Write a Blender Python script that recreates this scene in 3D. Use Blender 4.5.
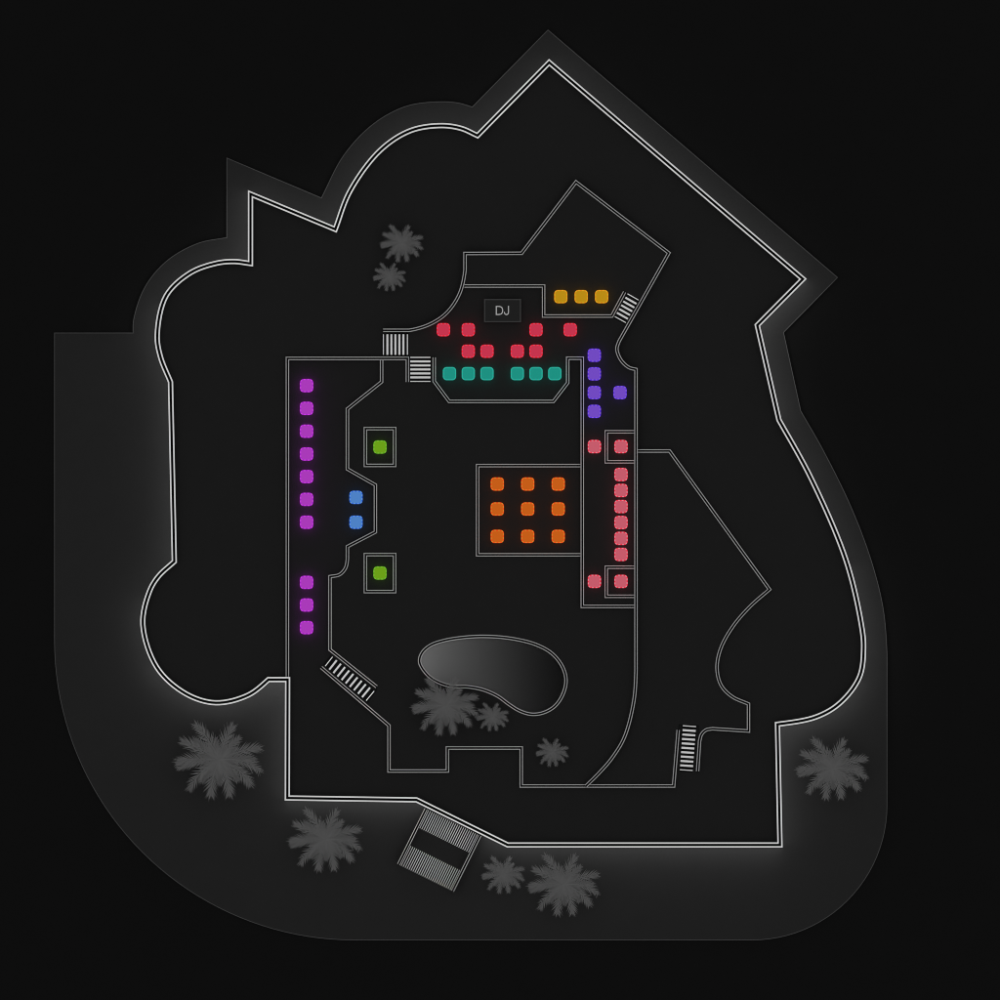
import bpy, math, random
from mathutils import Vector
from mathutils.geometry import tessellate_polygon

for o in list(bpy.data.objects):
    bpy.data.objects.remove(o)
random.seed(7)
SC = bpy.context.scene
COL = SC.collection
U = 0.08                                   # metres per plan unit

# ------------------------------------------------------------------ camera
cam_d = bpy.data.cameras.new('camera')
cam_d.type = 'ORTHO'
cam_d.ortho_scale = 1000 * U
cam_d.clip_end = 2000
cam = bpy.data.objects.new('camera', cam_d)
cam.location = (0, 0, 120)
COL.objects.link(cam)
SC.camera = cam

# ------------------------------------------------------------------ sky, dim overcast night light
SUN_EL = math.radians(86)
world = bpy.data.worlds.new('World')
SC.world = world
world.use_nodes = True
wn = world.node_tree
wn.nodes.clear()
sky = wn.nodes.new('ShaderNodeTexSky')
sky.sky_type = 'NISHITA'
sky.sun_disc = False
sky.sun_elevation = SUN_EL
sky.sun_rotation = 0
hs = wn.nodes.new('ShaderNodeHueSaturation')
hs.inputs['Saturation'].default_value = 0.0      # overcast: no blue
bgn = wn.nodes.new('ShaderNodeBackground')
bgn.inputs['Strength'].default_value = 0.05
won = wn.nodes.new('ShaderNodeOutputWorld')
wn.links.new(sky.outputs[0], hs.inputs['Color'])
wn.links.new(hs.outputs[0], bgn.inputs['Color'])
wn.links.new(bgn.outputs[0], won.inputs['Surface'])

sun_d = bpy.data.lights.new('sun', 'SUN')
sun_d.energy = 0.5
sun_d.angle = math.radians(70)
sun_d.color = (1.0, 1.0, 1.0)
sun = bpy.data.objects.new('sun', sun_d)
sun.rotation_euler = (math.radians(4), 0, 0)
sun.location = (0, 0, 60)
COL.objects.link(sun)

SC.view_settings.view_transform = 'Standard'
SC.view_settings.look = 'None'
SC.view_settings.exposure = 0.0
SC.view_settings.gamma = 1.0
SC.view_settings.use_curve_mapping = False
SC.cycles.max_bounces = 6
SC.cycles.diffuse_bounces = 3
SC.cycles.transparent_max_bounces = 12
SC.cycles.filter_width = 1.0

E = 0.36     # what a perfectly white level surface shows under this sky

# ------------------------------------------------------------------ materials
def lin(h):
    h = h.lstrip('#')
    out = []
    for i in (0, 2, 4):
        c = int(h[i:i+2], 16) / 255
        out.append(c / 12.92 if c <= 0.04045 else ((c + 0.055) / 1.055) ** 2.4)
    return tuple(out)

def mat(name, col, rough=0.85, spec=0.05, emit=None, strength=0.0, vary=0.0, scale=0.6):
    m = bpy.data.materials.new(name)
    m.use_nodes = True
    nt = m.node_tree
    b = nt.nodes['Principled BSDF']
    b.inputs['Base Color'].default_value = (*col, 1)
    b.inputs['Roughness'].default_value = rough
    b.inputs['Specular IOR Level'].default_value = spec
    if emit is not None:
        b.inputs['Emission Color'].default_value = (*emit, 1)
        b.inputs['Emission Strength'].default_value = strength
    if vary > 0:
        tc = nt.nodes.new('ShaderNodeTexCoord')
        no = nt.nodes.new('ShaderNodeTexNoise')
        no.inputs['Scale'].default_value = scale
        no.inputs['Detail'].default_value = 8
        no.inputs['Roughness'].default_value = 0.7
        rp = nt.nodes.new('ShaderNodeMapRange')
        rp.inputs['From Min'].default_value = 0.3
        rp.inputs['From Max'].default_value = 0.7
        rp.inputs['To Min'].default_value = 1 - vary
        rp.inputs['To Max'].default_value = 1 + vary
        mx = nt.nodes.new('ShaderNodeVectorMath')
        mx.operation = 'SCALE'
        mx.inputs[0].default_value = col
        nt.links.new(tc.outputs['Object'], no.inputs['Vector'])
        nt.links.new(no.outputs['Fac'], rp.inputs['Value'])
        nt.links.new(rp.outputs['Result'], mx.inputs['Scale'])
        nt.links.new(mx.outputs['Vector'], b.inputs['Base Color'])
    return m

def grey(v):
    return (v, v, v)

M = {}
M['ground'] = mat('black_ground', grey(0.0110), 0.95, 0.0, vary=0.03, scale=0.3)
M['terrace'] = mat('dark_terrace_stone', grey(0.0312), 0.9, 0.0, vary=0.03, scale=0.5)
M['kerb'] = mat('kerb_stone', grey(0.095), 0.8, 0.05)
M['floor'] = mat('black_rubber_floor', grey(0.0238), 0.9, 0.0, vary=0.03, scale=0.5)
M['core'] = mat('black_wall_core', grey(0.003), 0.9, 0.0)
M['line'] = mat('pale_wall_edging', grey(0.64), 0.6, 0.05)
M['led'] = mat('white_edge_light', grey(0.6), 0.5, 0.05, grey(1.0), 0.34)
M['glow_strong'] = mat('added_glow_bright', grey(0.5), 0.5, 0.05, grey(1.0), 2.1)  # emitters added to cast a halo on the terrace, three strengths
M['glow_mid'] = mat('added_glow_medium', grey(0.5), 0.5, 0.05, grey(1.0), 1.5)
M['glow_low'] = mat('added_glow_dim', grey(0.5), 0.5, 0.05, grey(1.0), 0.98)
M['tread'] = mat('pale_tread_added_glow', grey(0.8), 0.5, 0.05, grey(1.0), 0.2)  # pale tread, emission added to lift its tone; not a lamp
M['step'] = mat('dark_step', grey(0.010), 0.9, 0.0)
M['rib'] = mat('pale_ramp_rib', grey(0.9), 0.6, 0.05)
M['palm'] = mat('grey_palm_leaf', grey(0.202), 0.8, 0.02, vary=0.05, scale=3)
M['bark'] = mat('palm_bark', grey(0.09), 0.9, 0.02, vary=0.25, scale=6)
M['booth'] = mat('booth_top_black', grey(0.0325), 0.8, 0.02)
M['booth_edge'] = mat('booth_edge_grey', grey(0.095), 0.7, 0.05)
M['letter'] = mat('pale_lettering', grey(0.95), 0.6, 0.05)
M['basin'] = mat('pool_basin', grey(0.36), 0.9, 0.0)
M['door'] = mat('dark_door', grey(0.03), 0.5, 0.2)

def water_material():
    m = bpy.data.materials.new('dark_pool_water')
    m.use_nodes = True
    nt = m.node_tree
    nt.nodes.clear()
    out = nt.nodes.new('ShaderNodeOutputMaterial')
    tr = nt.nodes.new('ShaderNodeBsdfTransparent')
    gl = nt.nodes.new('ShaderNodeBsdfGlossy')
    gl.inputs['Roughness'].default_value = 0.05
    fr = nt.nodes.new('ShaderNodeFresnel')
    fr.inputs['IOR'].default_value = 1.12
    mx = nt.nodes.new('ShaderNodeMixShader')
    va = nt.nodes.new('ShaderNodeVolumeAbsorption')
    va.inputs['Color'].default_value = (0, 0, 0, 1)
    va.inputs['Density'].default_value = 4.6
    nt.links.new(fr.outputs[0], mx.inputs[0])
    nt.links.new(tr.outputs[0], mx.inputs[1])
    nt.links.new(gl.outputs[0], mx.inputs[2])
    nt.links.new(mx.outputs[0], out.inputs['Surface'])
    nt.links.new(va.outputs[0], out.inputs['Volume'])
    return m
M['water'] = water_material()

# ------------------------------------------------------------------ helpers
def P(p):
    return Vector(((p[0] - 500) * U, (500 - p[1]) * U))

class MB:
    """collects faces of one mesh"""
    def __init__(self):
        self.v, self.f, self.mi = [], [], []
    def face(self, pts, mi=0):
        n = len(self.v)
        self.v += [tuple(p) for p in pts]
        self.f.append(tuple(range(n, n + len(pts))))
        self.mi.append(mi)
    def prism(self, poly, z0, z1, mi=0, bottom=True):
        """closed convex or concave outline (world xy, counter-clockwise)"""
        if area(poly) < 0:
            poly = poly[::-1]
        tri = tessellate_polygon([[Vector((p[0], p[1], 0)) for p in poly]])
        for t in tri:
            q = [poly[i] for i in t]
            if area(q) < 0:
                q = q[::-1]
            self.face([(p[0], p[1], z1) for p in q], mi)
            if bottom:
                self.face([(p[0], p[1], z0) for p in q[::-1]], mi)
        n = len(poly)
        for i in range(n):
            a, b = poly[i], poly[(i + 1) % n]
            self.face([(a[0], a[1], z0), (b[0], b[1], z0), (b[0], b[1], z1), (a[0], a[1], z1)], mi)
    def slab(self, outer, z0, z1, hole=None, mi=0):
        """sheet with an upright skirt and an optional hole"""
        loops = [[Vector((p[0], p[1], 0)) for p in outer]]
        pts = list(outer)
        if hole:
            loops.append([Vector((p[0], p[1], 0)) for p in hole])
            pts += list(hole)
        for t in tessellate_polygon(loops):
            q = [pts[i] for i in t]
            if area(q) < 0:
                q = q[::-1]
            self.face([(p[0], p[1], z1) for p in q], mi)
        for lp in ([outer, hole] if hole else [outer]):
            n = len(lp)
            for i in range(n):
                a, b = lp[i], lp[(i + 1) % n]
                self.face([(a[0], a[1], z0), (b[0], b[1], z0), (b[0], b[1], z1), (a[0], a[1], z1)], mi)
    def ribbon(self, pl, d0, d1, z0, z1, closed=False, mi=0):
        """a bar that follows a path, between two offsets from it"""
        A, B = offset(pl, d0, closed), offset(pl, d1, closed)
        n = len(pl)
        rng = range(n) if closed else range(n - 1)
        for i in rng:
            j = (i + 1) % n
            a, b, c, d = A[i], A[j], B[j], B[i]
            self.face([(a[0], a[1], z1), (b[0], b[1], z1), (c[0], c[1], z1), (d[0], d[1], z1)], mi)
            self.face([(a[0], a[1], z0), (b[0], b[1], z0), (b[0], b[1], z1), (a[0], a[1], z1)], mi)
            self.face([(d[0], d[1], z0), (d[0], d[1], z1), (c[0], c[1], z1), (c[0], c[1], z0)], mi)
        if not closed:
            for i in (0, n - 1):
                a, d = A[i], B[i]
                self.face([(a[0], a[1], z0), (a[0], a[1], z1), (d[0], d[1], z1), (d[0], d[1], z0)], mi)
    def build(self, name, mats, parent=None):
        me = bpy.data.meshes.new(name)
        me.from_pydata(self.v, [], self.f)
        if not isinstance(mats, (list, tuple)):
            mats = [mats]
        for m in mats:
            me.materials.append(m)
        me.polygons.foreach_set('material_index', self.mi)
        me.update()
        o = bpy.data.objects.new(name, me)
        COL.objects.link(o)
        if parent:
            o.parent = parent
        return o

def area(p):
    return 0.5 * sum(p[i][0] * p[(i + 1) % len(p)][1] - p[(i + 1) % len(p)][0] * p[i][1] for i in range(len(p)))

def offset(pl, d, closed):
    out = []
    n = len(pl)
    for i in range(n):
        p = pl[i]
        a = pl[i - 1] if (i > 0 or closed) else None
        b = pl[(i + 1) % n] if (i < n - 1 or closed) else None
        n1 = n2 = None
        if a is not None:
            t = (p - a).normalized(); n1 = Vector((t.y, -t.x))
        if b is not None:
            t = (b - p).normalized(); n2 = Vector((t.y, -t.x))
        if n1 is None: out.append(p + n2 * d)
        elif n2 is None: out.append(p + n1 * d)
        else:
            m = (n1 + n2)
            k = m.dot(m) / 2
            out.append(p + m * (d / max(k, 0.2)))
    return out

def curve(pts, n=8, start=None, end=None):
    """smooth line through the points (in plan units); start/end are tangent helpers"""
    q = [Vector(p) for p in pts]
    q = [Vector(start) if start else q[0] * 2 - q[1]] + q + [Vector(end) if end else q[-1] * 2 - q[-2]]
    out = []
    for i in range(1, len(q) - 2):
        p0, p1, p2, p3 = q[i - 1:i + 3]
        # centripetal form keeps uneven spacing smooth
        t0 = 0; t1 = t0 + max((p1 - p0).length, 1e-4) ** 0.5; t2 = t1 + max((p2 - p1).length, 1e-4) ** 0.5; t3 = t2 + max((p3 - p2).length, 1e-4) ** 0.5
        for k in range(n):
            t = t1 + (t2 - t1) * k / n
            a1 = p0 * ((t1 - t) / (t1 - t0)) + p1 * ((t - t0) / (t1 - t0))
            a2 = p1 * ((t2 - t) / (t2 - t1)) + p2 * ((t - t1) / (t2 - t1))
            a3 = p2 * ((t3 - t) / (t3 - t2)) + p3 * ((t - t2) / (t3 - t2))
            b1 = a1 * ((t2 - t) / (t2 - t0)) + a2 * ((t - t0) / (t2 - t0))
            b2 = a2 * ((t3 - t) / (t3 - t1)) + a3 * ((t - t1) / (t3 - t1))
            out.append(tuple(b1 * ((t2 - t) / (t2 - t1)) + b2 * ((t - t1) / (t2 - t1))))
    out.append(tuple(pts[-1]))
    return out

def arc(cx, cy, r, a0, a1, n=24):
    return [(cx + r * math.cos(math.radians(a0 + (a1 - a0) * i / n)), cy + r * math.sin(math.radians(a0 + (a1 - a0) * i / n))) for i in range(n + 1)]

def W(pts):
    out = []
    for p in pts:
        w = P(p)
        if not out or (w - out[-1]).length > 1e-3:
            out.append(w)
    return out

def tag(o, label=None, cat=None, group=None, kind=None):
    if label: o['label'] = label
    if cat: o['category'] = cat
    if group: o['group'] = group
    if kind: o['kind'] = kind
    return o

def empty(name, loc):
    o = bpy.data.objects.new(name, None)
    o.location = loc
    o.empty_display_size = 0.3
    COL.objects.link(o)
    return o

def copy_tree(o, parent=None):
    c = o.copy()
    COL.objects.link(c)
    if parent: c.parent = parent
    for ch in list(o.children):
        copy_tree(ch, c)
    return c

# ------------------------------------------------------------------ outlines
# perimeter of the club, clockwise on the plan from its north tip
arc_east = curve([(779, 420), (811, 478), (846, 560), (861.3, 624), (863.6, 648), (859.5, 677), (840, 703), (816, 717), (777.5, 724.3)], 10, start=(770, 404), end=(757, 726))
arc_bulge = curve([(268.5, 679.6), (248, 695.2), (215.8, 702.8), (185.6, 693.6), (157, 667.6), (142.8, 624.5), (149.2, 592), (158.3, 576.4), (174.3, 561.5)], 8, start=(280, 668))
arc_west = curve([(170.5, 382), (160.5, 357), (157.2, 335), (166, 296), (190, 273), (216, 263.3), (234, 261.5), (250.5, 263.5)], 8)
arc_north = curve([(335.2, 229.3), (350, 191), (380, 150.5), (410, 130.8), (440, 125.6), (461, 128.3), (477.5, 135.6)], 10)
perim_px = [(549.2, 62.4), (803, 279), (757.3, 325.2)] + arc_east + [(780, 845), (507.8, 845), (416.5, 799.9), (287.3, 798), (287.6, 679.6)] + arc_bulge + arc_west + [(250.5, 194)] + arc_north
perim = W(perim_px)
if area(perim) < 0:
    PSIGN = -1
else:
    PSIGN = 1
# paved terrace round the club
terr_px = ([(548, 30), (837.5, 277.5), (783.5, 332.4)]
    + curve([(800.7, 411), (823, 450), (851, 507), (871, 560), (883, 608), (887, 655)], 8, end=(887, 690))
    + [(887, 805)] + arc(752, 805, 135, 0, 90)[1:]
    + arc(354.5, 640, 300, 90, 180, 40)
    + [(54.5, 333)]
    + curve([(133, 333), (133.6, 320), (142, 293), (154, 274), (172, 257), (199, 243), (226.8, 237.6)], 8)
    + [(226.8, 158)]
    + curve([(321.4, 198), (344, 155), (374, 123.5), (407, 106), (440, 101.8), (458, 103), (472.3, 107)], 8))
terr = W(terr_px)
pool_px = curve([(419.6, 662), (422, 653), (430, 645.6), (444, 640.6), (464, 637.4), (486, 636.4), (512, 638.6), (536, 644.6), (552, 653.5), (562.3, 666.4), (566, 680), (563, 694), (555, 706), (544, 712.5), (532, 714.3), (520, 711), (509, 704.3), (498, 696.3), (484, 690), (468, 686.8), (452, 686.3), (438, 682), (427, 674.3), (419.6, 662)], 6, start=(427, 674.3), end=(422, 653))[:-1]
pool = W(pool_px)

Z_T, Z_A = 0.15, 1.25
Z_B, Z_C, Z_D, Z_E = 1.47, 1.47, 1.69, 1.91

# ------------------------------------------------------------------ setting
b = MB()
S = 900
b.face([(-S, -S, 0), (S, -S, 0), (S, S, 0), (-S, S, 0)])
ground = b.build('ground', M['ground'])
ground['kind'] = 'structure'
b = MB(); b.slab(terr, 0.0, Z_T, hole=perim)
tag(b.build('terrace', M['terrace']), kind='structure')
b = MB(); sg = 1 if area(terr) > 0 else -1
b.ribbon(terr, -0.03 * sg, 0.03 * sg, 0.0, Z_T + 0.01, closed=True)
tag(b.build('kerb', M['kerb']), kind='structure')
b = MB(); b.slab(perim, 0.0, Z_A, hole=pool)
tag(b.build('venue_floor', M['floor']), kind='structure')

spine_curve = curve([(636, 671), (633.8, 701), (624.5, 737), (612, 758), (600, 772), (586, 786)], 8, start=(636, 640))
ne_curve = curve([(619.2, 341), (616.9, 348.5), (618.8, 356), (622.5, 362), (629, 367.5), (636, 369.4)], 6, start=(622, 334))
dj_curve = curve([(465, 270), (459.6, 293.5), (446.5, 313), (429, 324.6), (409, 330.3)], 8, start=(465, 258), end=(398, 330.3))
sw_curve = curve([(347.4, 559), (345.5, 568), (339.5, 574.6), (330, 576.6)], 6, start=(347.4, 552))
lob_curve = curve([(769.5, 589.4), (750, 606.5), (732.5, 627), (720.5, 649), (717, 668), (721, 685), (732, 696.5), (748.5, 704)], 8)
door_curve = curve([(712.5, 728.7), (706, 730), (701.5, 734.4), (699.6, 741)], 6)

deck_px = ([(381.6, 358.4), (407.2, 358.4), (407.2, 356.2), (434.2, 356.2), (434.2, 381), (449, 401.4), (553.4, 401.4), (567.7, 382.6), (567.7, 358), (582, 358), (582, 606.4), (636, 606.4)]
    + spine_curve + [(521, 786), (521, 748), (447.4, 748), (447.4, 771), (389, 771), (389, 725.6), (366, 705.3), (377, 690.5), (376.4, 686.6), (330, 649.6)]
    + sw_curve[::-1] + [(347.4, 546.6), (375.4, 532), (375.4, 485), (347.4, 469), (347.4, 409), (381.6, 381.6)])
b = MB(); b.slab(W(deck_px), Z_A - 0.05, Z_B, hole=pool)
tag(b.build('pool_deck', M['floor']), kind='structure')
dj_px = ([(464, 286), (543.6, 286), (543.6, 316), (611.6, 316), (624.4, 291.5), (641, 299.5)] + ne_curve
    + [(636, 606.4), (582, 606.4), (582, 358), (567.7, 358), (567.7, 382.6), (553.4, 401.4), (449, 401.4), (434.2, 381), (434.2, 356.2), (408.8, 356.2), (408.8, 330.3)]
    + [p for p in dj_curve[::-1] if p[1] > 286.5])
b = MB(); b.slab(W(dj_px), Z_A - 0.05, Z_D)
tag(b.build('dance_platform', M['floor']), kind='structure')
bar_px = [(464, 286), (465, 253.5), (521.6, 253.3), (576, 182), (668.8, 253), (641, 299.5), (624.4, 291.5), (611.6, 316), (543.6, 316), (543.6, 286)]
b = MB(); b.slab(W(bar_px), Z_A - 0.05, Z_E)
tag(b.build('raised_floor', M['floor']), kind='structure')
lob_px = ([(636, 451), (669.5, 451)] + lob_curve + [(748.5, 731)] + door_curve[:-1] + [(698.8, 725.2), (678.6, 724.2), (673.6, 786), (586, 786)] + spine_curve[::-1][1:])
b = MB(); b.slab(W(lob_px), Z_A - 0.05, Z_C)
tag(b.build('lobby_floor', M['floor']), kind='structure')

# pool basin: its floor drops from the shallow west end to the deep east end
WZ = Z_B - 0.06
def depth(px):
    t = min(max((px - 420) / 146, 0), 1)
    c0, c1 = 0x62 / 255, 0x10 / 255
    c = c0 + (c1 - c0) * t
    l = ((c + 0.055) / 1.055) ** 2.4
    l0 = ((c0 + 0.055) / 1.055) ** 2.4
    return 0.004 + math.log(l0 / l) / 8.6
cols = [418 + 150 * i / 70 for i in range(71)]
# clip the sloping floor to the pool outline
import bmesh
def clip_floor(outline):
    bm = bmesh.new()
    # fill the outline as strips: cut the outline polygon by vertical planes
    vs = [bm.verts.new((p.x, p.y, 0)) for p in outline]
    bm.faces.new(vs)
    for x in cols[1:-1]:
        wx = (x - 500) * U
        bmesh.ops.bisect_plane(bm, geom=bm.verts[:] + bm.edges[:] + bm.faces[:], plane_co=(wx, 0, 0), plane_no=(1, 0, 0))
    for v in bm.verts:
        v.co.z = WZ - depth(v.co.x / U + 500)
    bmesh.ops.triangulate(bm, faces=bm.faces[:])
    for f in bm.faces:
        if f.normal.z < 0: f.normal_flip()
    me = bpy.data.meshes.new('basin')
    bm.to_mesh(me); bm.free()
    me.materials.append(M['basin'])
    return me
pool_root = empty('swimming_pool', (*P((492, 675)), 0))
tag(pool_root, 'kidney shaped pool, pale at its shallow end and black at its deep end', 'pool')
def under(o, root):
    o.parent = root
    o.location = -Vector(root.location)
    return o
basin = bpy.data.objects.new('basin', clip_floor(pool)); COL.objects.link(basin); under(basin, pool_root)
sp = 1 if area(pool) > 0 else -1
b = MB(); b.slab(offset(pool, -0.04 * sp, True), 0.06, WZ)
b.face([(p.x, p.y, 0.06) for p in offset(pool, -0.04 * sp, True)])
wat = under(b.build('water', M['water']), pool_root)

# ------------------------------------------------------------------ walls
HW, LW = 1.68 * U, 0.86 * U          # inner low walls: half width, edging width
def low_wall(px, top, label, closed=False, base=Z_A - 0.02, name='low_wall', cat='wall', hw=HW, lw=LW, parent=None):
    pl = W(px)
    b = MB()
    b.ribbon(pl, -hw + 0.006, hw - 0.006, base, top, closed=closed)
    if parent is None:
        o = b.build(name, M['core'])
        tag(o, label, cat, 'low walls with pale double edging', 'thing')
    else:
        o = under(b.build(name, M['core']), parent)
    for s in (-1, 1):
        e = MB()
        e.ribbon(pl, s * (hw - lw), s * hw, top - 0.05, top + 0.014, closed=closed)
        e.build('edging', M['line'], o)
    return o

q = HW / U
# long wall of the west lounge, from the perimeter up and round its north side to the stairs
low_wall([(287.4, 677), (287.4, 358.4), (407.4, 358.4), (407.4, 382)], Z_B + 0.16, 'long straight low wall round the outside of the magenta table lounge')
low_wall([(381.6, 358.4 + q), (381.6, 381.8), (347.4, 409), (347.4, 469), (375.4, 485), (375.4, 532), (347.4, 546.6)] + sw_curve + [(330, 649.6), (376.6, 686.8)], Z_B + 0.16,
         'zigzag low wall between magenta lounge and pool deck, wrapping the two blue tables')
low_wall([(321.2, 667.4), (389, 725.6), (389, 771), (447.4, 771), (447.4, 748), (521.2, 748), (521.2, 786), (673.6, 786), (678.2, 730)], Z_B + 0.16,
         'stepped low wall closing the south side of the pool deck and lobby')
low_wall([(383.2, 330.3)] + [(398, 330.3)] + dj_curve[::-1] + [(465, 253.5), (521.6, 253.3), (576, 182), (668.8, 253)] + ne_curve + spine_curve, Z_E + 0.14,
         'longest low wall, curving past the DJ booth, round the gold room and down the spine')
low_wall([(463.2 + 1.2, 286), (543.6, 286), (543.6, 316), (611.8, 316), (624.6, 292)], Z_E + 0.14, 'angled low wall between the DJ booth and three gold tables')
low_wall([(434.2, 357.3), (434.2, 381.3), (449.2, 401.4), (553.4, 401.4), (567.7, 382.8), (567.7, 358.2), (582.3, 358.2), (582.3, 606.4), (636 - q, 606.4)], Z_D + 0.16,
         'low wall wrapping the teal tables then running straight beside pink tables')
low_wall([(582.3 - q, 465.6), (477.6, 465.6), (477.6, 554.8), (582.3 - q, 554.8)], Z_B + 0.16, 'low wall on three sides of the nine orange tables')
low_wall([(636 - q, 431.8), (606.3, 431.8), (606.3, 461.8), (636 - q, 461.8)], Z_D + 0.16, 'small low wall boxing in one pink table nearest the violet tables')
low_wall([(636 - q, 567.2), (606.3, 567.2), (606.3, 596.3), (636 - q, 596.3)], Z_D + 0.16, 'small low wall boxing in one pink table at south end')
low_wall([(636 + q, 451), (669.5, 451)] + lob_curve + [(748.5, 731)] + door_curve + [(697.6, 771.2)], Z_C + 0.16, 'curvy low wall round the empty east lobby, ending beside stairs')
for y0, y1, lab in ((428.6, 465.4, 'square low wall around the green table nearer the DJ booth'), (554.6, 591.6, 'square low wall around the green table nearer the pool')):
    low_wall([(365.4, y0), (394.6, y0), (394.6, y1), (365.4, y1)], Z_B + 0.16, lab, closed=True, base=Z_B - 0.02)
low_wall(pool_px, Z_B + 0.08, None, closed=True, base=0.02, name='rim', parent=pool_root)

# perimeter wall: black core, two lit edges, glow panels added outside to brighten the terrace
HP, LP = 2.62 * U, 1.45 * U
Z_P = 1.90
out = PSIGN
b = MB(); b.ribbon(perim, -HP + 0.006, HP - 0.006, 0.02, Z_P, closed=True)
pw = b.build('perimeter_wall', M['core'])
tag(pw, 'tall outer wall round the whole club with two bright white edge lines', 'wall', kind='thing')
for s in (-1, 1):
    e = MB(); e.ribbon(perim, s * (HP - LP), s * HP, Z_P - 0.05, Z_P + 0.014, closed=True)
    e.build('edge_light', M['led'], pw)
ent_a, ent_b = Vector((425, 806)), Vector((483, 836))
def panel_strip():
    e = MB()
    n = len(perim)
    A = offset(perim, PSIGN * (HP + 0.004), True)
    for i in range(n):
        j = (i + 1) % n
        a, c = A[i], A[j]
        t = (c - a).normalized(); nn = Vector((t.y, -t.x)) * PSIGN
        segs = [(a, c)]
        pa, pc = perim_px_clean[i], perim_px_clean[j]
        if abs(pa[0] - 507.8) < 0.5 and abs(pc[0] - 416.5) < 0.5:      # leave the entrance dark
            f = lambda k: a + (c - a) * k
            segs = [(f(0.0), f(0.27)), (f(0.90), f(1.0))]
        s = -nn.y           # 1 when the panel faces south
        mi = 0 if s > 0.45 else (1 if s > -0.3 else 2)  # one-sided halo put into panel strength, weakest facing north
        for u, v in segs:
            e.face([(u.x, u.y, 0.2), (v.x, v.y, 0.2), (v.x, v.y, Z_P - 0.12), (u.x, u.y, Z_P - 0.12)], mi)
    return e.build('added_glow_panel', [M['glow_strong'], M['glow_mid'], M['glow_low']], pw)
perim_px_clean = [(p.x / U + 500, 500 - p.y / U) for p in perim]
panel_strip()

# ------------------------------------------------------------------ stairs
def stairs(p0, p1, q0, q1, n, z0, z1, label, wide=2.0, thin=1.0):
    """bars from p0-p1 (low end, z0) to q0-q1 (high end, z1)"""
    p0, p1, q0, q1 = (P(v) for v in (p0, p1, q0, q1))
    c = (p0 + p1 + q0 + q1) / 4
    root = empty('stairs', (c.x, c.y, z0))
    tag(root, label, 'stairs', 'small flights of pale stairs')
    run = ((q0 + q1) / 2 - (p0 + p1) / 2)
    d = run.normalized()
    pitch = run.length / (n - 1)
    off = Vector((-c.x, -c.y, -z0))
    body = MB()
    treads = []
    for k in range(n):
        a = p0 + (q0 - p0) * (k / (n - 1)); e = p1 + (q1 - p1) * (k / (n - 1))
        zz = z0 + (z1 - z0) * (k + 1) / n - 0.012
        h = pitch / 2 - 0.0005
        body.prism([a - d * h, e - d * h, e + d * h, a + d * h], z0 - 0.03, zz)
        w = (thin if k in (0, n - 1) else wide) * U / 2
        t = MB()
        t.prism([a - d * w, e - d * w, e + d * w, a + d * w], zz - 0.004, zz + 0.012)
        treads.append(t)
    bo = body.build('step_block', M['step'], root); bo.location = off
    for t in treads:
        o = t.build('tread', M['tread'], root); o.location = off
    return root

stairs((383.4, 354.8), (383.4, 334.3), (407.4, 354.8), (407.4, 334.3), 7, Z_A, Z_D, 'short flight of upright pale bars beneath the curved wall by the palms')
stairs((410.3, 381.4), (430.5, 381.4), (410.3, 357.4), (430.5, 357.4), 7, Z_B, Z_D, 'short flight of level pale bars between teal podium and magenta lounge')
stairs((614.8, 316.5), (625.8, 322.6), (627.5, 293.8), (638.6, 300.1), 7, Z_D, Z_E, 'short tilted flight of pale bars beside the gold tables')
stairs((332.6, 656.8), (325.2, 666.2), (374.2, 691), (366.2, 700.6), 11, Z_A, Z_B, 'diagonal flight of eleven pale bars southwest of the pool')
stairs((679.9, 769.7), (692.7, 770.5), (682.9, 725.7), (696, 726.6), 11, Z_A, Z_C, 'narrow flight of eleven pale bars at the southeast lobby')

# entrance: two ribbed flights with a landing between them, and two side rails
ea, eb, ec, ed = P((425.6, 806.4)), P((482.2, 834.4)), P((454, 892.2)), P((397.6, 864))   # wall-left, wall-right, foot-right, foot-left
ax = (eb - ea).normalized(); dn = Vector((ax.y, -ax.x))
Wd = (eb - ea).length; Ln = (ed - ea).dot(dn)
c = (ea + ec) / 2
ent = empty('entrance_steps', (c.x, c.y, Z_T))
tag(ent, 'wide tilted entrance steps outside the south wall, two ribbed flights and landing', 'stairs')
def ept(u, v):
    return ea + ax * u + dn * v
offe = Vector((-c.x, -c.y, -Z_T))
def epart(mb, name, m):
    o = mb.build(name, m, ent); o.location = offe
    return o
v_up = 22.3 * U; v_lo = 41.8 * U
r0, r1 = 3.35 * U, Wd - 3.35 * U
S0 = 1.95 * U
def flight(v0, v1, z_hi, z_lo):
    body = MB(); ribs = MB()
    ns = 6
    for k in range(ns):
        a, e = v0 + (v1 - v0) * k / ns, v0 + (v1 - v0) * (k + 1) / ns
        z = z_hi + (z_lo - z_hi) * (k + 0.5) / ns
        body.prism([ept(r0, a), ept(r1, a), ept(r1, e), ept(r0, e)], Z_T - 0.02, z)
        nr = 26
        for i in range(nr):
            u = r0 + (r1 - r0) * (i + 0.5) / nr
            w = 0.42 * U
            ribs.prism([ept(u - w, a + 0.002), ept(u + w, a + 0.002), ept(u + w, e - 0.002), ept(u - w, e - 0.002)], z - 0.005, z + 0.02, bottom=False)
    f = epart(body, 'flight', M['step'])
    rb = ribs.build('ribbing', M['rib'], f)
flight(S0, v_up, 1.24, 0.72)
b = MB(); b.prism([ept(r0, v_up), ept(r1, v_up), ept(r1, v_lo), ept(r0, v_lo)], Z_T - 0.02, 0.70)
epart(b, 'landing', M['terrace'])
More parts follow.
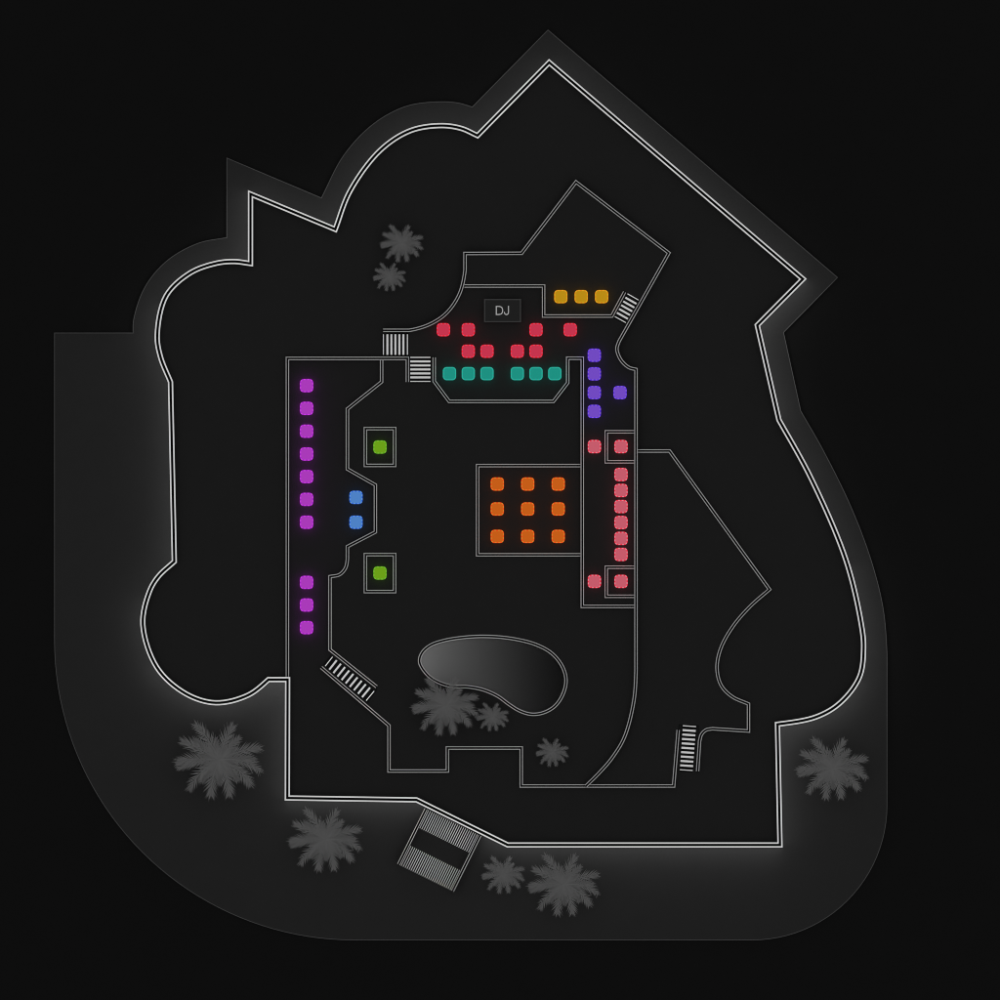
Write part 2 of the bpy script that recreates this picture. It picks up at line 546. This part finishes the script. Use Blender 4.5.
flight(v_lo, Ln, 0.68, 0.17)
for u in (1.55 * U, Wd - 1.55 * U):
    pl = [ept(u, S0), ept(u, Ln)]
    b = MB(); b.ribbon(pl, -1.6 * U + 0.006, 1.6 * U - 0.006, Z_T - 0.02, 1.45)
    r = epart(b, 'side_rail', M['core'])
    for s in (-1, 1):
        e = MB(); e.ribbon(pl, s * 0.85 * U, s * 1.6 * U, 1.40, 1.464)
        e.build('edging', M['line'], r)
# dark double door behind the top step, in the outer face of the perimeter wall
for k in (0, 1):
    u0 = Wd * 0.5 - 1.5 + 1.51 * k
    b = MB(); b.prism([ept(u0, 1.2 * U), ept(u0 + 1.49, 1.2 * U), ept(u0 + 1.49, 1.9 * U), ept(u0, 1.9 * U)], Z_A, 1.82)
    b.build('door', M['door'], pw)

# ------------------------------------------------------------------ DJ booth
bx0, by0, bx1, by1 = 484.6, 299.6, 520.5, 321.6
dc = P(((bx0 + bx1) / 2, (by0 + by1) / 2))
dj = empty('dj_booth', (dc.x, dc.y, Z_D))
tag(dj, 'black rectangular booth marked DJ behind the red tables', 'booth')
offd = Vector((-dc.x, -dc.y, -Z_D))
loop = W([(bx0, by0), (bx1, by0), (bx1, by1), (bx0, by1)])
HB = Z_D + 0.55
b = MB(); b.prism(loop, Z_D - 0.02, HB); o = b.build('cabinet', M['booth'], dj); o.location = offd
b = MB(); b.ribbon(loop, -0.5 * U, 0.5 * U, HB - 0.06, HB + 0.012, closed=True); o = b.build('edging', M['booth_edge'], dj); o.location = offd
b = MB()
sw = 0.5 * U
D = [(496.3, 306.4), (499.2, 306.4)] + curve([(499.2, 306.4), (501.4, 307.2), (502.5, 309.2), (502.5, 311.7), (501.4, 313.7), (499.2, 314.5)], 5)[1:] + [(496.3, 314.5)]
b.ribbon(W(D), -sw, sw, HB - 0.01, HB + 0.02, closed=True)
o = b.build('letter', M['letter'], dj); o.location = offd
b = MB()
J = [(508.5, 305.9)] + curve([(508.5, 311.8), (508.1, 313.7), (506.5, 314.6), (504.9, 313.8), (504.3, 311.9)], 5, start=(508.5, 309))
b.ribbon(W(J), -sw, sw, HB - 0.01, HB + 0.02)
o = b.build('letter', M['letter'], dj); o.location = offd

# ------------------------------------------------------------------ glowing lounge tables
def rsq(h, r, n=6):
    pts = []
    for cx, cy, a in ((h - r, h - r, 0), (-(h - r), h - r, 90), (-(h - r), -(h - r), 180), (h - r, -(h - r), 270)):
        for i in range(n + 1):
            t = math.radians(a + 90 * i / n)
            pts.append(Vector((cx + r * math.cos(t), cy + r * math.sin(t))))
    return pts

def resample(loop, n):
    L = [0]
    m = len(loop)
    for i in range(m): L.append(L[-1] + (loop[(i + 1) % m] - loop[i]).length)
    out = []
    for k in range(n):
        d = L[-1] * k / n
        i = max(j for j in range(m) if L[j] <= d + 1e-9)
        f = (d - L[i]) / max(L[i + 1] - L[i], 1e-9)
        out.append(loop[i] + (loop[(i + 1) % m] - loop[i]) * f)
    return out

def table_proto(colour, fill, rim_a, rim_b, glow):
    root = empty('light_table', (0, 0, 0))
    f, ra, rb = lin(fill), lin(rim_a), lin(rim_b)
    mf = mat(colour + '_acrylic', tuple(c * 0.25 for c in f), 0.4, 0.05, tuple(c for c in f), 0.91)
    ma = mat(colour + '_rim', grey(0.02), 0.4, 0.05, ra, 0.9)
    mb_ = mat(colour + '_rim_bright', grey(0.02), 0.4, 0.05, rb, 0.82)
    mx = max(f)
    g = tuple((c / mx) ** 1.0 for c in f)
    mg = mat(colour + '_added_underglow', grey(0.02), 0.4, 0.05, g, glow)
    h = 6.6 * U
    b = MB(); b.prism(rsq(h - 0.9 * U, 2.9 * U), 0.50, 0.60)
    b.build('table_top', mf, root)
    ring = resample(rsq(h - 0.5 * U, 3.2 * U), 96)
    b = MB()
    n = 96
    A, B = offset(ring, -0.52 * U, True), offset(ring, 0.52 * U, True)
    for i in range(n):
        j = (i + 1) % n
        mi = (i // 4) % 2
        a, c2, d, e = A[i], A[j], B[j], B[i]
        z0, z1 = 0.49, 0.612
        b.face([(a.x, a.y, z1), (c2.x, c2.y, z1), (d.x, d.y, z1), (e.x, e.y, z1)], mi)
        b.face([(a.x, a.y, z0), (c2.x, c2.y, z0), (c2.x, c2.y, z1), (a.x, a.y, z1)], mi)
        b.face([(d.x, d.y, z0), (e.x, e.y, z0), (e.x, e.y, z1), (d.x, d.y, z1)], mi)
    b.build('rim_light', [ma, mb_], root)
    b = MB(); b.prism(rsq(h - 0.16, 0.22), -0.01, 0.50)
    ped = b.build('pedestal', M['core'], root)
    b = MB(); b.ribbon(rsq(h - 0.15, 0.22), -0.004, 0.004, 0.06, 0.47, closed=True)  # hidden emitter added beneath the top to spread colour on the floor
    b.build('added_underglow', mg, ped)
    return root

ORD = ['first', 'second', 'third', 'fourth', 'fifth', 'sixth', 'seventh']
T = []
def col(name, items): T.append((name, items))
mag = []
for i, y in enumerate([385.6, 408.4, 431.2, 454, 476.6, 499.4, 522.2]):
    mag.append((306.6, y, Z_A, 'glowing magenta square table, %s from the north end of the row of seven' % ORD[i]))
for i, y in enumerate([582.4, 605, 627.6]):
    mag.append((306.6, y, Z_A, 'glowing magenta square table, %s of the separate row of three' % ('northernmost', 'middle one', 'southernmost')[i]))
col('magenta', mag)
col('blue', [(356, 497.4, Z_A, 'glowing blue square table, the northern one of the pair'), (356, 522.2, Z_A, 'glowing blue square table, the southern one of the pair')])
col('green', [(380, 447, Z_B, 'glowing green square table boxed in beside the north of the deck'), (380, 573, Z_B, 'glowing green square table boxed in nearer the pool')])
red = [(443.4, 329.7, 'alone at the west end under the curved wall'), (468.3, 329.7, 'beside the west corner of the DJ booth'), (536, 329.7, 'beside the east corner of the DJ booth'), (570.2, 329.7, 'alone at the east end below the gold tables'),
       (468.3, 351.2, 'outer one of the western second-row pair'), (487, 351.2, 'inner one of the western second-row pair'), (517.3, 351.2, 'inner one of the eastern second-row pair'), (536, 351.2, 'outer one of the eastern second-row pair')]
col('red', [(x, y, Z_D, 'glowing red square table, ' + l) for x, y, l in red])
tl = [(449.5, 'west end of the western three'), (468.3, 'middle of the western three'), (487, 'inner end of the western three'), (517.3, 'inner end of the eastern three'), (536, 'middle of the eastern three'), (554.8, 'east end of the eastern three')]
col('teal', [(x, 373.6, Z_D, 'glowing teal square table, ' + l) for x, l in tl])
gd = [(560.8, 'western one of three'), (581.2, 'middle one of three'), (601.6, 'eastern one of three, beside the tilted stairs')]
col('gold', [(x, 296.6, Z_E, 'glowing gold square table, ' + l) for x, l in gd])
vi = [(594.3, 355.2, 'northernmost in the column of four'), (594.3, 373.8, 'second from north in the column of four'), (594.3, 392.6, 'third from north in the column of four'), (594.3, 411.4, 'southernmost in the column of four'), (620, 392.6, 'standing alone east of the column')]
col('violet', [(x, y, Z_D, 'glowing violet square table, ' + l) for x, y, l in vi])
orr = []
for j, y in enumerate([484, 509, 536.4]):
    for i, x in enumerate([497.3, 527.7, 558.2]):
        r = ('north', 'middle', 'south')[j]; cc = ('west', 'centre', 'east')[i]
        orr.append((x, y, Z_B, 'glowing orange square table in the %s row and %s column of nine' % (r, cc)))
col('orange', orr)
pk = [(594.4, 446.6, 'outside the north box, just south of the violet tables'), (621, 446.6, 'inside the north box')]
pk += [(621, y, '%s from north in the column of six' % ORD[i]) for i, y in enumerate([474.5, 490.5, 506.5, 522.5, 538.4, 554.4])]
pk += [(594.4, 581.4, 'outside the south box'), (621, 581.4, 'inside the south box')]
col('pink', [(x, y, Z_D, 'glowing pink square table, ' + l) for x, y, l in pk])
#            fill       rim        rim bright  glow
PAL = {'magenta': ('#a838b8', '#b010d8', '#dc48ee', 6.4), 'blue': ('#4c80c4', '#2468e4', '#6aa0f0', 2.8), 'green': ('#6a9f14', '#58b000', '#86c436', 2.5),
       'red': ('#c4324c', '#ff0826', '#f0506a', 3.6), 'teal': ('#1a8f80', '#08b8a0', '#3cb4a6', 3.0), 'gold': ('#b88a10', '#f08c00', '#f0b818', 3.6),
       'violet': ('#7048c0', '#5626e6', '#8c62ee', 4.0), 'orange': ('#c45c14', '#ff4a00', '#f48a24', 3.2), 'pink': ('#c45a6a', '#ff2444', '#ff8e9c', 3.2)}
for name, items in T:
    proto = table_proto(name, *PAL[name])
    for i, (x, y, z, lab) in enumerate(items):
        o = proto if i == 0 else copy_tree(proto)
        o.location = (*P((x, y)), z)
        tag(o, lab, 'table', name + ' glowing tables')

# ------------------------------------------------------------------ palms
def palm_crown():
    """crown of unit width; frond tips set from their plan positions"""
    rnd = random.Random(3)
    C = Vector((500, 480))
    fr = [((245, 100), (385, 262)), ((655, 115), (570, 265)), ((945, 356), (740, 385)), ((938, 612), (765, 495)), ((832, 762), (725, 600)), ((608, 866), (588, 690)),
          ((418, 872), (432, 700)), ((188, 802), (318, 610)), ((44, 516), (240, 470)), ((105, 285), (270, 348)),
          ((722, 238), (620, 340)), ((225, 258), (360, 350)), ((62, 575), (250, 505)), ((890, 482), (720, 455)), ((318, 715), (395, 605)), ((510, 755), (505, 610)), ((715, 705), (620, 595)),
          ((462, 240), (470, 350)), ((380, 300), (430, 380)), ((560, 290), (540, 380)), ((690, 340), (600, 420)), ((700, 520), (600, 500)), ((280, 420), (390, 440)), ((300, 560), (400, 530)), ((430, 660), (460, 560)), ((590, 660), (550, 560))]
    b = MB()
    def pt(v, z): return ((v.x - 495) / 900, (485 - v.y) / 900, z)
    for k, (tip, via) in enumerate(fr):
        tip, via = Vector(tip), Vector(via)
        ctl = via * 2 - (C + tip) / 2
        main = k < 10
        z0 = 0.50 + rnd.uniform(-0.01, 0.015)
        L = (tip - C).length / 400
        zf = lambda t: z0 + 0.10 * t * (1 if main else 0.6) - 0.16 * t * t
        pos = lambda t: C * (1 - t) ** 2 + ctl * 2 * t * (1 - t) + tip * t * t
        n = 24
        for i in range(n):
            t = 0.06 + 0.93 * i / (n - 1)
            p = pos(t); g = (pos(min(t + 0.02, 1.02)) - pos(t - 0.02)).normalized()
            prof = (0.5 + 0.5 * min(1, t / 0.4)) * (1 - 0.42 * max(0, (t - 0.6) / 0.4) ** 1.5)
            for s in (-1, 1):
                a = math.radians(50 - 26 * t + rnd.uniform(-7, 7)) * s
                d = Vector((g.x * math.cos(a) - g.y * math.sin(a), g.x * math.sin(a) + g.y * math.cos(a)))
                ll = (124 if main else 98) * prof * rnd.uniform(0.8, 1.15) * min(1, L + 0.2)
                p2 = p - g * (30 * t * t)
                nrm = Vector((-d.y, d.x))
                w = ((5.6 if main else 6.0) + rnd.uniform(-0.6, 0.8)) * (1 - 0.35 * t)
                q1 = p2 + d * ll * 0.4; q2 = p2 + d * ll
                z = zf(t)
                dz = -0.012 - 0.02 * t
                b.face([pt(p2 - nrm * w * 0.6, z), pt(q1 - nrm * w, z + dz * 0.3), pt(q2, z + dz), pt(q1 + nrm * w, z + dz * 0.3), pt(p2 + nrm * w * 0.6, z)])
        # leaflet at the very tip
        g = (pos(1.0) - pos(0.96)).normalized(); nn = Vector((-g.y, g.x)); p = pos(0.93); zt = zf(0.93)
        b.face([pt(p - nn * 4, zt), pt(p + g * 45, zt - 0.02), pt(p + nn * 4, zt)])
        # midrib
        m = 10
        for i in range(m):
            ta, tb = i / m, (i + 1) / m
            pa, pb = pos(ta), pos(tb)
            g = (pb - pa).normalized(); nn = Vector((-g.y, g.x))
            wa, wb = 7 * (1 - 0.8 * ta), 7 * (1 - 0.8 * tb)
            b.face([pt(pa - nn * wa, zf(ta) + 0.003), pt(pb - nn * wb, zf(tb) + 0.003), pt(pb + nn * wb, zf(tb) + 0.003), pt(pa + nn * wa, zf(ta) + 0.003)])
    return b

def palm_trunk():
    b = MB()
    n, rings = 12, 14
    prev = None
    for r in range(rings + 1):
        t = r / rings
        rad = 0.034 - 0.012 * t + (0.003 if r % 2 else 0) + (0.016 if t == 0 else 0)
        cx = 0.0056 * t; cz = 0.5 * t - 0.01
        ring = [(cx + rad * math.cos(2 * math.pi * i / n), 0.0056 * t + rad * math.sin(2 * math.pi * i / n), cz) for i in range(n)]
        if prev:
            for i in range(n):
                j = (i + 1) % n
                b.face([prev[i], prev[j], ring[j], ring[i]])
        prev = ring
    b.face(prev)
    return b

palm0 = empty('palm_tree', (0, 0, 0))
palm_crown().build('crown', M['palm'], palm0)
palm_trunk().build('trunk', M['bark'], palm0)
PALMS = [(218.3, 760.5, 89, Z_T, 'largest grey palm, on the terrace southwest beside the round wall bulge'),
         (324.8, 840, 74, Z_T, 'large grey palm on the terrace west of the entrance steps'),
         (563.5, 885, 72.5, Z_T, 'large grey palm on the south terrace, the bigger of two neighbours'),
         (832, 769, 72.5, Z_T, 'large grey palm on the terrace at the southeast corner'),
         (444.8, 706.5, 67.5, Z_B, 'large grey palm overhanging the kidney pool edge'),
         (503, 875, 43.5, Z_T, 'small grey palm right beside the entrance steps'),
         (492.2, 717, 33, Z_B, 'small grey palm between the large poolside palm and pool tip'),
         (552, 752.5, 33, Z_B, 'small grey palm alone south of the pool'),
         (401.5, 243.5, 43.5, Z_A, 'bigger of two grey palms north of the DJ area'),
         (389.2, 277, 33, Z_A, 'smaller of two grey palms north of the DJ area')]
for i, (x, y, d, z, lab) in enumerate(PALMS):
    o = palm0 if i == 0 else copy_tree(palm0)
    o.location = (*P((x, y)), z)
    o.scale = (d * U * 0.97,) * 3
    tag(o, lab, 'palm tree', 'grey palm trees')
